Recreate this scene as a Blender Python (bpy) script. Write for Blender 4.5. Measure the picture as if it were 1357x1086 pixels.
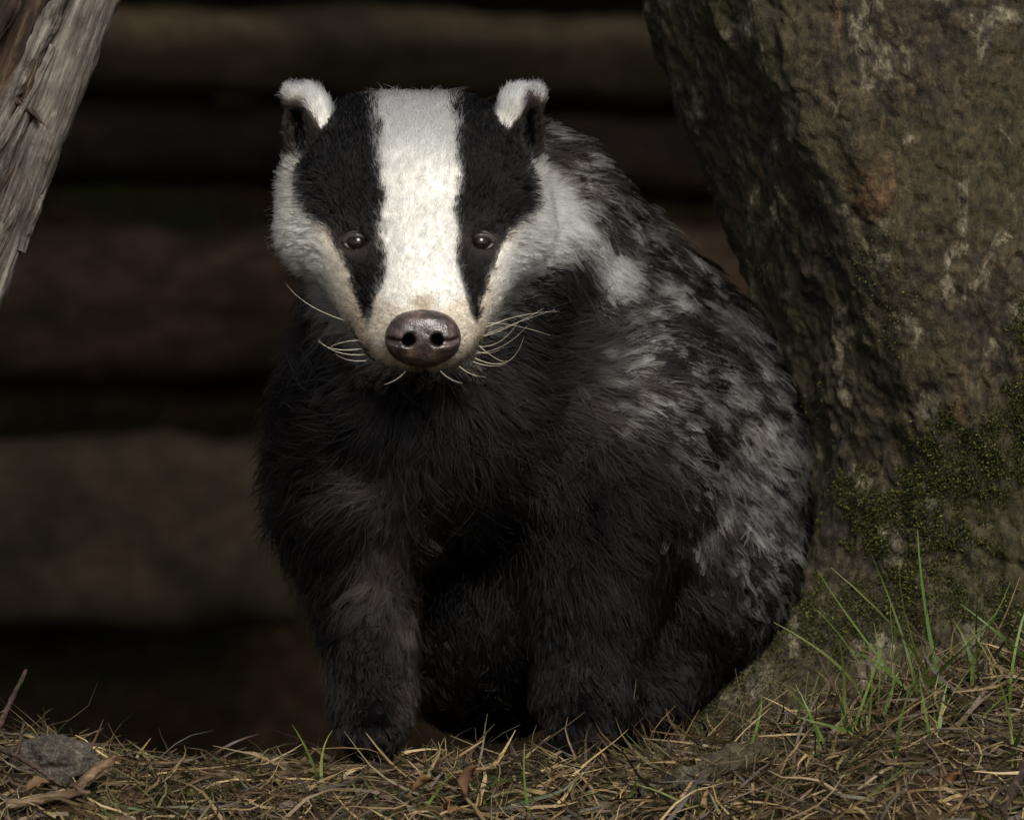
import bpy, math, random
import numpy as np
from mathutils import Vector, Matrix
from mathutils.kdtree import KDTree

# ------------------------------------------------------------------ scene, camera, light
for o in list(bpy.data.objects):
    bpy.data.objects.remove(o)
SC = bpy.context.scene
COL = SC.collection
S = 0.000442            # one design unit in metres (badger drawn at about 0.44 mm a unit)
FLOOR = 1005.0          # design row of the ground under the paws

cam_d = bpy.data.cameras.new('camera')
cam = bpy.data.objects.new('camera', cam_d)
COL.objects.link(cam)
cam.location = (0, -4.0, (FLOOR - 543) * S)
cam.rotation_euler = (math.radians(90), 0, 0)
cam_d.sensor_width = 36
cam_d.lens = 240
cam_d.clip_end = 500
cam_d.dof.use_dof = True
cam_d.dof.focus_distance = 3.985
cam_d.dof.aperture_fstop = 8.5
SC.camera = cam

SUN_EL, SUN_AZ = 38.0, 15.0     # azimuth measured from the camera side, negative = camera left
world = bpy.data.worlds.new('World')
SC.world = world
world.use_nodes = True
wn = world.node_tree
sky = wn.nodes.new('ShaderNodeTexSky')
sky.sky_type = 'NISHITA'
sky.sun_disc = False
sky.sun_elevation = math.radians(SUN_EL)
sky.sun_rotation = math.radians(180 - SUN_AZ)
sky.air_density = 1.0
sky.dust_density = 3.0
hsv = wn.nodes.new('ShaderNodeHueSaturation')      # a thin white overcast takes most of the blue out
hsv.inputs['Saturation'].default_value = 0.3
wn.links.new(sky.outputs[0], hsv.inputs['Color'])
wn.links.new(hsv.outputs[0], wn.nodes['Background'].inputs[0])
wn.nodes['Background'].inputs[1].default_value = 0.11

sun_d = bpy.data.lights.new('sun', 'SUN')
sun_d.energy = 4.8
sun_d.angle = math.radians(28)
sun_d.color = (1.0, 0.955, 0.88)
sun = bpy.data.objects.new('sun', sun_d)
COL.objects.link(sun)
_e, _a = math.radians(SUN_EL), math.radians(SUN_AZ)
sun_dir = Vector((math.sin(_a) * math.cos(_e), -math.cos(_a) * math.cos(_e), math.sin(_e)))
sun.rotation_euler = sun_dir.to_track_quat('Z', 'Y').to_euler()
sun.location = sun_dir * 6

SC.view_settings.view_transform = 'Standard'
SC.view_settings.look = 'None'
SC.view_settings.exposure = 0.15
SC.view_settings.gamma = 1.0
SC.render.engine = 'CYCLES'
SC.cycles.use_denoising = True
SC.cycles.max_bounces = 7
SC.cycles.diffuse_bounces = 4
SC.cycles.glossy_bounces = 6
SC.cycles.transmission_bounces = 6
SC.cycles.sample_clamp_indirect = 6.0
SC.cycles_curves.shape = 'RIBBONS'
SC.cycles_curves.subdivisions = 1

rng = np.random.default_rng(7)
random.seed(7)

# ------------------------------------------------------------------ helpers
def W(p):
    """design units (u right, v down, w away) -> metres"""
    p = np.asarray(p, dtype=np.float64)
    return np.stack([(p[..., 0] - 678.5) * S, p[..., 2] * S, (FLOOR - p[..., 1]) * S], -1)

def sstep(a, b, x):
    t = np.clip((x - a) / (b - a), 0, 1)
    return t * t * (3 - 2 * t)

def hash3(ix, iy, iz, seed=0):
    h = (ix.astype(np.int64) * 374761393 + iy.astype(np.int64) * 668265263 + iz.astype(np.int64) * 2147483647 + seed * 144665) & 0xffffffff
    h = ((h ^ (h >> 13)) * 1274126177) & 0xffffffff
    h = ((h ^ (h >> 16)) * 2246822519) & 0xffffffff
    return ((h ^ (h >> 13)) & 0xffffff) / float(0xffffff)

def vnoise(p, seed=0):
    f = np.floor(p); t = p - f; t = t * t * (3 - 2 * t)
    i = f.astype(np.int64)
    r = 0
    for dx in (0, 1):
        for dy in (0, 1):
            for dz in (0, 1):
                w = (t[..., 0] if dx else 1 - t[..., 0]) * (t[..., 1] if dy else 1 - t[..., 1]) * (t[..., 2] if dz else 1 - t[..., 2])
                r = r + w * hash3(i[..., 0] + dx, i[..., 1] + dy, i[..., 2] + dz, seed)
    return r * 2 - 1

def fbm(p, oct=4, seed=0):
    p = np.asarray(p, dtype=np.float64)
    a, r = 1.0, 0
    for k in range(oct):
        r = r + a * vnoise(p, seed + k * 17)
        p = p * 2.03 + 11.3; a *= 0.5
    return r

def worley(p, seed=0):
    f = np.floor(p).astype(np.int64)
    F1 = np.full(p.shape[:-1], 9.0); F2 = F1.copy(); cid = np.zeros(p.shape[:-1])
    for dx in (-1, 0, 1):
        for dy in (-1, 0, 1):
            for dz in (-1, 0, 1):
                c = f + np.array([dx, dy, dz])
                q = np.stack([hash3(c[..., 0], c[..., 1], c[..., 2], seed + k) for k in (1, 2, 3)], -1) + c
                d = np.sqrt(((p - q) ** 2).sum(-1))
                hid = hash3(c[..., 0], c[..., 1], c[..., 2], seed + 9)
                nb = d < F1
                F2 = np.where(nb, F1, np.minimum(F2, d)); cid = np.where(nb, hid, cid); F1 = np.where(nb, d, F1)
    return F1, F2, cid

def mesh_obj(name, verts, faces, mat=None, parent=None, smooth=True, col=None):
    me = bpy.data.meshes.new(name)
    verts = np.asarray(verts, dtype=np.float32); 
    if isinstance(faces, np.ndarray):
        n, k = faces.shape
        me.vertices.add(len(verts)); me.vertices.foreach_set('co', verts.ravel())
        me.loops.add(n * k); me.loops.foreach_set('vertex_index', faces.astype(np.int32).ravel())
        me.polygons.add(n)
        me.polygons.foreach_set('loop_start', (np.arange(n) * k).astype(np.int32))
        try: me.polygons.foreach_set('loop_total', np.full(n, k, np.int32))
        except Exception: pass
        me.update(calc_edges=True); me.validate()
    else:
        me.from_pydata([tuple(map(float, v)) for v in verts], [], faces)
    me.polygons.foreach_set('use_smooth', np.full(len(me.polygons), smooth, dtype=bool))
    if col is not None:
        a = me.color_attributes.new('Col', 'FLOAT_COLOR', 'POINT')
        c = np.ones((len(verts), 4), np.float32); c[:, :3] = col
        a.data.foreach_set('color', c.ravel())
    o = bpy.data.objects.new(name, me)
    COL.objects.link(o)
    if mat: me.materials.append(mat)
    if parent is not None: o.parent = parent
    return o

def tag(o, label=None, cat=None, group=None, kind=None):
    if label: o['label'] = label
    if cat: o['category'] = cat
    if group: o['group'] = group
    if kind: o['kind'] = kind
    return o

def empty(name, loc=(0, 0, 0)):
    o = bpy.data.objects.new(name, None); o.empty_display_size = 0.05
    o.location = loc; COL.objects.link(o)
    return o

def keep(parent, child):
    child.parent = parent
    child.matrix_parent_inverse = Matrix.Translation(-Vector(parent.location))
    return child

def curves_obj(name, pts, radius, cols, mat, parent=None):
    """pts (N,K,3) metres, radius (N,K), cols (N,K,3)"""
    n, k, _ = pts.shape
    cu = bpy.data.hair_curves.new(name)
    cu.add_curves([k] * n)
    cu.attributes['position'].data.foreach_set('vector', pts.astype(np.float32).ravel())
    r = cu.attributes.get('radius') or cu.attributes.new('radius', 'FLOAT', 'POINT')
    r.data.foreach_set('value', radius.astype(np.float32).ravel())
    c = cu.attributes.new('Col', 'FLOAT_COLOR', 'POINT')
    cc = np.ones((n, k, 4), np.float32); cc[..., :3] = cols
    c.data.foreach_set('color', cc.ravel())
    cu.materials.append(mat)
    o = bpy.data.objects.new(name, cu); COL.objects.link(o)
    if parent is not None: keep(parent, o)
    return o

# ------------------------------------------------------------------ material helpers
class NT:
    def __init__(self, name):
        self.m = bpy.data.materials.new(name); self.m.use_nodes = True
        self.t = self.m.node_tree; self.b = self.t.nodes.get('Principled BSDF'); self.out = self.t.nodes.get('Material Output')
    def n(self, typ, **kw):
        x = self.t.nodes.new(typ)
        for k, v in kw.items():
            if k.startswith('i_'):
                x.inputs[k[2:].replace('_', ' ')].default_value = v
            else: setattr(x, k, v)
        return x
    def l(self, a, b): self.t.links.new(a, b)
    def noise(self, scale, detail=6, rough=0.6, vec=None, dist=0.0):
        x = self.n('ShaderNodeTexNoise'); x.inputs['Scale'].default_value = scale; x.inputs['Detail'].default_value = detail
        x.inputs['Roughness'].default_value = rough; x.inputs['Distortion'].default_value = dist
        if vec: self.l(vec, x.inputs['Vector'])
        return x
    def ramp(self, fac, stops, interp='LINEAR'):
        x = self.n('ShaderNodeValToRGB'); r = x.color_ramp; r.interpolation = interp
        while len(r.elements) < len(stops): r.elements.new(0.5)
        for e, (p, c) in zip(r.elements, stops):
            e.position = p; e.color = (c[0], c[1], c[2], 1) if hasattr(c, '__len__') else (c, c, c, 1)
        self.l(fac, x.inputs[0]); return x
    def mix(self, fac, a, b, mode='MIX'):
        x = self.n('ShaderNodeMix', data_type='RGBA', blend_type=mode)
        for s, i in ((fac, 0), (a, 6), (b, 7)):
            if hasattr(s, 'default_value') or hasattr(s, 'is_linked'): self.l(s, x.inputs[i])
            else: x.inputs[i].default_value = s if i == 0 else (s[0], s[1], s[2], 1)
        return x.outputs[2]
    def coords(self, scale=(1, 1, 1), rot=(0, 0, 0)):
        tc = self.n('ShaderNodeTexCoord'); mp = self.n('ShaderNodeMapping')
        mp.inputs['Rotation'].default_value = rot
        self.l(tc.outputs['Object'], mp.inputs[0])
        m2 = self.n('ShaderNodeMapping'); m2.inputs['Scale'].default_value = scale
        self.l(mp.outputs[0], m2.inputs[0]); return m2.outputs[0]
    def bump(self, h, strength=0.5, dist=0.002, prev=None):
        x = self.n('ShaderNodeBump'); x.inputs['Strength'].default_value = strength; x.inputs['Distance'].default_value = dist
        self.l(h, x.inputs['Height'])
        if prev is not None: self.l(prev, x.inputs['Normal'])
        return x.outputs[0]

def mat_attr(name, rough=0.7, spec=0.3, trans=0.0, noise_amt=0.25, nscale=400):
    m = NT(name)
    at = m.n('ShaderNodeAttribute', attribute_name='Col')
    ns = m.noise(nscale, 3, vec=m.coords())
    r = m.ramp(ns.outputs[0], [(0.3, 1 - noise_amt), (0.7, 1 + noise_amt * 0.6)])
    c = m.mix(1.0, at.outputs['Color'], r.outputs[0], 'MULTIPLY')
    m.l(c, m.b.inputs['Base Color'])
    m.b.inputs['Roughness'].default_value = rough
    m.b.inputs['Specular IOR Level'].default_value = spec
    if trans:
        tr = m.n('ShaderNodeBsdfTranslucent'); m.l(c, tr.inputs[0])
        mx = m.n('ShaderNodeMixShader'); mx.inputs[0].default_value = trans
        m.l(m.b.outputs[0], mx.inputs[1]); m.l(tr.outputs[0], mx.inputs[2]); m.l(mx.outputs[0], m.out.inputs[0])
    return m.m

def mat_hair(name, rough=0.32, radial=0.45, coat=0.0):
    m = NT(name); m.t.nodes.remove(m.b)
    h = m.n('ShaderNodeBsdfHairPrincipled'); h.model = 'CHIANG'; h.parametrization = 'COLOR'
    at = m.n('ShaderNodeAttribute', attribute_name='Col')
    m.l(at.outputs['Color'], h.inputs['Color'])
    h.inputs['Roughness'].default_value = rough
    h.inputs['Radial Roughness'].default_value = radial
    h.inputs['Random Roughness'].default_value = 0.2
    h.inputs['Coat'].default_value = coat
    h.inputs['IOR'].default_value = 1.18
    m.l(h.outputs[0], m.out.inputs[0]); return m.m

def mat_skin(name):
    m = NT(name)
    at = m.n('ShaderNodeAttribute', attribute_name='Col')
    ns = m.noise(300, 4, vec=m.coords())
    r = m.ramp(ns.outputs[0], [(0.3, 0.7), (0.7, 1.1)])
    m.l(m.mix(1.0, at.outputs['Color'], r.outputs[0], 'MULTIPLY'), m.b.inputs['Base Color'])
    m.b.inputs['Roughness'].default_value = 0.9; m.b.inputs['Specular IOR Level'].default_value = 0.05
    m.l(m.bump(ns.outputs[0], 0.4, 0.001), m.b.inputs['Normal'])
    return m.m

def mat_bark(name, dark, mid, light, lichen=0.4, green=0.4, rust=0.3, zscale=0.45, sc=30):
    m = NT(name)
    v = m.coords((1, 1, zscale))
    big = m.noise(sc * 0.6, 8, 0.62, v, 0.8)
    fine = m.noise(sc * 2.2, 6, 0.7, v, 0.4)
    base = m.ramp(fine.outputs[0], [(0.28, dark), (0.5, mid), (0.74, light)]).outputs[0]
    gr = m.noise(sc * 0.16, 6, 0.6, m.coords())
    gm = m.ramp(gr.outputs[0], [(0.42, 0.0), (0.66, green)]).outputs[0]
    c = m.mix(gm, base, (0.028, 0.025, 0.008))
    lm = m.ramp(big.outputs[0], [(0.555, 0.0), (0.60, lichen)]).outputs[0]
    lc = m.ramp(fine.outputs[0], [(0.3, (0.034, 0.030, 0.020)), (0.7, (0.18, 0.158, 0.108))]).outputs[0]
    c = m.mix(lm, c, lc)
    rn = m.noise(sc * 0.5, 5, 0.6, m.coords((1, 1, 0.2)), 0.5)
    rm = m.ramp(rn.outputs[0], [(0.62, 0.0), (0.72, rust)]).outputs[0]
    c = m.mix(rm, c, (0.11, 0.05, 0.022))
    hf = m.noise(sc * 6, 4, 0.75, v)
    c = m.mix(1.0, c, m.ramp(hf.outputs[0], [(0.34, 0.35), (0.52, 1.0), (0.68, 1.7)]).outputs[0], 'MULTIPLY')
    m.l(c, m.b.inputs['Base Color'])
    m.b.inputs['Roughness'].default_value = 0.85; m.b.inputs['Specular IOR Level'].default_value = 0.25
    n1 = m.bump(fine.outputs[0], 0.7, 0.006)
    n2 = m.bump(m.noise(sc * 9, 4, 0.65, v).outputs[0], 0.5, 0.0012, n1)
    m.l(n2, m.b.inputs['Normal'])
    return m.m

def mat_wood(name, cols, axis_scale=(1, 1, 0.06), sc=160, rot=(0, 0, 0), green=0.0, bumpd=0.002):
    m = NT(name)
    v = m.coords(axis_scale, rot)
    f = m.noise(sc, 7, 0.65, v, 0.3)
    b = m.noise(sc * 0.12, 5, 0.6, m.coords())
    c = m.ramp(f.outputs[0], [(0.3, cols[0]), (0.5, cols[1]), (0.7, cols[2])]).outputs[0]
    s = m.ramp(b.outputs[0], [(0.35, 0.45), (0.65, 1.15)]).outputs[0]
    c = m.mix(1.0, c, s, 'MULTIPLY')
    if green:
        g = m.ramp(m.noise(sc * 0.08, 5, 0.6, m.coords()).outputs[0], [(0.45, 0.0), (0.65, green)]).outputs[0]
        c = m.mix(g, c, (0.05, 0.055, 0.02))
    m.l(c, m.b.inputs['Base Color'])
    m.b.inputs['Roughness'].default_value = 0.85; m.b.inputs['Specular IOR Level'].default_value = 0.2
    f2 = m.noise(sc * 3.1, 6, 0.7, v)
    c2 = m.mix(1.0, c, m.ramp(f2.outputs[0], [(0.32, 0.45), (0.66, 1.25)]).outputs[0], 'MULTIPLY')
    m.l(c2, m.b.inputs['Base Color'])
    m.l(m.bump(f2.outputs[0], 0.6, bumpd * 0.4, m.bump(f.outputs[0], 0.8, bumpd)), m.b.inputs['Normal'])
    return m.m

# ------------------------------------------------------------------ ground
def ground_h(u, w):
    """height above the paws' floor, design units"""
    u = np.asarray(u, float); w = np.asarray(w, float)
    front = np.minimum(w + 35, 0)
    h = 0.62 * front - 0.0006 * np.minimum(front + 200, 0) ** 2 * 0.0
    h = np.maximum(h, -420 + 0.02 * (w + 800))
    h = h - 21 * sstep(-60, 200, u) * sstep(1150, 800, u)
    h = h + 4 * np.exp(-((w + 60) / 60) ** 2)                 # lip of the ledge
    # rise towards the foot of the tree
    r = sstep(860, 1430, u)
    h = h + r * (95 * np.exp(-((w - 160) / 330) ** 2) + 40)
    h = h + 22 * np.exp(-((u - 60) / 170) ** 2) * np.exp(-((w + 40) / 160) ** 2)
    h = h - 260 * sstep(110, 620, w) * sstep(1150, 800, u)
    p = np.stack([u / 190, w / 190, np.zeros_like(u)], -1)
    h = h + 10 * fbm(p, 4, 3) + 4 * fbm(p * 5, 3, 5)
    return h

def ground_z(u, w):
    return FLOOR - ground_h(u, w)

m = NT('soil')
v = m.coords()
f = m.noise(60, 8, 0.7, v)
c = m.ramp(f.outputs[0], [(0.3, (0.018, 0.012, 0.008)), (0.55, (0.055, 0.037, 0.022)), (0.75, (0.11, 0.08, 0.05))]).outputs[0]
g = m.ramp(m.noise(14, 6, 0.65, v).outputs[0], [(0.5, 0.0), (0.62, 0.8)]).outputs[0]
c = m.mix(g, c, (0.03, 0.04, 0.012))
m.l(c, m.b.inputs['Base Color']); m.b.inputs['Roughness'].default_value = 1.0; m.b.inputs['Specular IOR Level'].default_value = 0.0
m.l(m.bump(f.outputs[0], 0.9, 0.006), m.b.inputs['Normal'])
MAT_SOIL = m.m

def axis(lo, hi, step, far, grow=1.25):
    a = list(np.arange(lo, hi + 1, step)); d = step
    while a[-1] < far: d *= grow; a.append(a[-1] + d)
    d = step
    while a[0] > -far: d *= grow; a.insert(0, a[0] - d)
    return np.array(a)

ax = axis(-200, 1560, 9, 260000); ay = axis(-500, 500, 9, 260000)
GU, GW = np.meshgrid(ax, ay, indexing='ij')
gp = W(np.stack([GU, ground_z(GU, GW), GW], -1))
nu, nw = GU.shape
idx = np.arange(nu * nw).reshape(nu, nw)
gf = np.stack([idx[:-1, :-1], idx[1:, :-1], idx[1:, 1:], idx[:-1, 1:]], -1).reshape(-1, 4)
ground = mesh_obj('ground', gp.reshape(-1, 3), gf, MAT_SOIL)
tag(ground, 'dark earth bank littered with dead grass under the badger', kind='structure')

# ------------------------------------------------------------------ implicit surfaces
def ell(U, V, Wd, c, r):
    x = (U - c[0]); y = (V - c[1]); z = (Wd - c[2])
    k0 = np.sqrt((x / r[0]) ** 2 + (y / r[1]) ** 2 + (z / r[2]) ** 2)
    k1 = np.sqrt((x / r[0] ** 2) ** 2 + (y / r[1] ** 2) ** 2 + (z / r[2] ** 2) ** 2) + 1e-9
    return k0 * (k0 - 1) / k1

def cap(U, V, Wd, a, ra, b, rb):
    ba = np.array(b, float) - np.array(a, float); L = (ba ** 2).sum()
    x = U - a[0]; y = V - a[1]; z = Wd - a[2]
    t = np.clip((x * ba[0] + y * ba[1] + z * ba[2]) / L, 0, 1)
    return np.sqrt((x - t * ba[0]) ** 2 + (y - t * ba[1]) ** 2 + (z - t * ba[2]) ** 2) - (ra + (rb - ra) * t)

def smin(a, b, k):
    h = np.clip(0.5 + 0.5 * (b - a) / k, 0, 1)
    return b + (a - b) * h - k * h * (1 - h)

def smax(a, b, k): return -smin(-a, -b, k)

MIDU = 551.0; YAW = 0.07
def ear_out(s, V, Wd):
    e = ell(s, V, Wd, (139, 172, 48), (32, 56, 23))
    e = smin(e, ell(s, V, Wd, (160, 132, 50), (13, 15, 13)), 12)
    return smin(e, ell(s, V, Wd, (132, 210, 62), (34, 46, 30)), 14)

def head_sdf(U, V, Wd):
    a = U - (MIDU - YAW * Wd)
    s = np.abs(a)
    d = ell(s, V, Wd, (0, 245, 70), (140, 118, 130))                     # skull
    d = smin(d, ell(s, V, Wd, (74, 205, 95), (68, 64, 85)), 45)            # crown corners
    d = smin(d, ell(s, V, Wd, (100, 288, 20), (54, 80, 54)), 50)           # cheeks
    d = smin(d, cap(s, V, Wd, (97, 309, -2), 55, (42, 420, -80), 47), 40)  # jaw wedge
    d = smin(d, cap(s, V, Wd, (0, 285, 0), 98, (0, 405, -95), 66), 45)      # muzzle
    d = smin(d, cap(s, V, Wd, (0, 405, -95), 64, (0, 446, -128), 47), 20)    # snout
    d = smin(d, ell(s, V, Wd, (30, 446, -100), (42, 38, 40)), 18)           # lips
    d = smin(d, ell(s, V, Wd, (84, 308, -28), (26, 13, 20)), 16)            # brow
    d = smax(d, -ell(s, V, Wd, (82, 325, -80), (20, 15, 20)), 10)            # eye socket
    d = smin(d, ell(s, V, Wd, (60, 372, -40), (44, 60, 50)), 30)             # cheek of the muzzle
    # ears
    e = ear_out(s, V, Wd)
    e = smax(e, -ell(s, V, Wd, (153, 180, 24), (13, 36, 22)), 6)
    d = smin(d, e, 12)
    return d

def rest_sdf(U, V, Wd):
    d = cap(U, V, Wd, (560, 300, 170), 140, (575, 540, 150), 172)            # neck
    d = smin(d, ell(U, V, Wd, (560, 570, 150), (182, 185, 160)), 60)
    d = smin(d, cap(U, V, Wd, (664, 342, 270), 184, (842, 600, 440), 248), 80)    # back
    d = smin(d, ell(U, V, Wd, (918, 775, 340), (148, 172, 190)), 60)         # haunch
    d = smin(d, ell(U, V, Wd, (780, 620, 200), (165, 190, 160)), 60)         # right shoulder
    d = smin(d, ell(U, V, Wd, (460, 630, 140), (88, 115, 110)), 50)          # left shoulder
    d = smin(d, cap(U, V, Wd, (474, 690, 110), 74, (492, 930, 70), 48), 75)   # forelegs
    d = smin(d, cap(U, V, Wd, (492, 930, 70), 50, (494, 972, 25), 40), 25)
    d = smin(d, cap(U, V, Wd, (790, 690, 130), 98, (778, 920, 90), 62), 45)
    d = smin(d, cap(U, V, Wd, (778, 920, 90), 62, (772, 970, 40), 44), 25)
    d = smin(d, ell(U, V, Wd, (650, 770, 270), (175, 222, 165)), 50)         # belly
    d = smin(d, cap(U, V, Wd, (880, 880, 260), 90, (840, 955, 150), 50), 40)   # hind foot
    d = smin(d, cap(U, V, Wd, (940, 700, 640), 60, (1000, 900, 760), 18), 30)   # tail
    return d

def badger_sdf(U, V, Wd):
    return smin(head_sdf(U, V, Wd), rest_sdf(U, V, Wd), 35)

def surface_nets(fn, lo, hi, h, coarse=4, margin=1.0):
    lo = np.array(lo, float); hi = np.array(hi, float)
    nb = np.ceil((hi - lo) / (h * coarse)).astype(int)
    n = nb * coarse + 1
    H = h * coarse
    # coarse centres
    g = [lo[k] + (np.arange(nb[k]) + 0.5) * H for k in range(3)]
    cu, cv, cw = np.meshgrid(*g, indexing='ij')
    dc = fn(cu.astype(np.float32), cv.astype(np.float32), cw.astype(np.float32))
    near = np.abs(dc) < H * 1.6 * margin + 8
    F = np.empty(n, np.float32)
    sgn = np.where(dc < 0, -50.0, 50.0).astype(np.float32)
    F[:-1, :-1, :-1] = sgn.repeat(coarse, 0).repeat(coarse, 1).repeat(coarse, 2)
    F[-1] = 50; F[:, -1] = 50; F[:, :, -1] = 50
    bi = np.argwhere(near)
    off = np.stack(np.meshgrid(*[np.arange(coarse)] * 3, indexing='ij'), -1).reshape(-1, 3)
    ii = (bi[:, None, :] * coarse + off[None]).reshape(-1, 3)
    P = lo + ii * h
    F[ii[:, 0], ii[:, 1], ii[:, 2]] = fn(P[:, 0].astype(np.float32), P[:, 1].astype(np.float32), P[:, 2].astype(np.float32))
    inside = F < 0
    cells = np.zeros(n - 1, bool)
    cnt = np.zeros(n - 1, np.int8)
    corners = [(a, b, c) for a in (0, 1) for b in (0, 1) for c in (0, 1)]
    for a, b, c in corners:
        cnt += inside[a:n[0] - 1 + a, b:n[1] - 1 + b, c:n[2] - 1 + c]
    cells = (cnt > 0) & (cnt < 8)
    ci = np.argwhere(cells)
    vid = np.full(n - 1, -1, np.int32); vid[cells] = np.arange(len(ci))
    acc = np.zeros((len(ci), 3)); num = np.zeros(len(ci))
    for i, A in enumerate(corners):
        for B in corners[i + 1:]:
            if sum(abs(A[k] - B[k]) for k in range(3)) != 1: continue
            a = np.array(A); b = np.array(B)
            ja = ci + a; jb = ci + b
            fa = F[ja[:, 0], ja[:, 1], ja[:, 2]]; fb = F[jb[:, 0], jb[:, 1], jb[:, 2]]
            x = (fa < 0) != (fb < 0)
            t = np.where(x, fa / np.where(x, fa - fb, 1), 0)
            acc += np.where(x[:, None], a + (b - a) * t[:, None], 0); num += x
    pos = lo + (ci + acc / num[:, None]) * h
    faces = []
    for ax_ in range(3):
        o1, o2 = [(1, 2), (2, 0), (0, 1)][ax_]
        sl = [slice(None)] * 3; s2 = [slice(None)] * 3
        sl[ax_] = slice(0, -1); s2[ax_] = slice(1, None)
        A = inside[tuple(sl)]; B = inside[tuple(s2)]
        e = np.argwhere(A != B)
        ok = (e[:, o1] > 0) & (e[:, o2] > 0) & (e[:, o1] < n[o1] - 1) & (e[:, o2] < n[o2] - 1)
        e = e[ok]
        ai = A[e[:, 0], e[:, 1], e[:, 2]]
        def q(d1, d2):
            k = e.copy(); k[:, o1] -= d1; k[:, o2] -= d2
            return vid[k[:, 0], k[:, 1], k[:, 2]]
        Q = np.stack([q(1, 1), q(0, 1), q(0, 0), q(1, 0)], -1)
        # design frame is (u, v down, w away); to world it keeps handedness after the flip of v and swap with w
        Q = np.where(ai[:, None], Q, Q[:, ::-1])
        faces.append(Q)
    return pos, np.concatenate(faces)

# ------------------------------------------------------------------ badger coat description
def interp(x, tab):
    t = np.array(tab, float); return np.interp(x, t[:, 0], t[:, 1])

T_IN = [(100, 56), (150, 56), (200, 52), (250, 48), (300, 49), (350, 47), (380, 49), (400, 56), (420, 66), (440, 78)]
T_OUT = [(100, 175), (190, 168), (215, 152), (250, 143), (280, 133), (300, 122), (320, 112), (350, 95), (370, 87), (400, 80), (430, 75), (460, 66)]
T_JAW = [(100, 400), (310, 240), (332, 176), (355, 152), (390, 126), (435, 93), (465, 70), (490, 45), (505, 0)]

BLACK = np.array((0.0035, 0.003, 0.0032)); BROWNBLACK = np.array((0.009, 0.0062, 0.0055))
WHITE = np.array((0.84, 0.82, 0.76)); CREAM = np.array((0.76, 0.68, 0.53)); TAN = np.array((0.62, 0.47, 0.31)); RUST = np.array((0.28, 0.15, 0.08))

def lerp(a, b, t): return a + (b - a) * t[..., None]

def seg_dist(u, v, pts):
    best = np.full(np.shape(u), 1e9)
    for (a, b), (c, d) in zip(pts[:-1], pts[1:]):
        L = (c - a) ** 2 + (d - b) ** 2
        t = np.clip(((u - a) * (c - a) + (v - b) * (d - b)) / L, 0, 1)
        best = np.minimum(best, np.hypot(u - a - t * (c - a), v - b - t * (d - b)))
    return best

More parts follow.
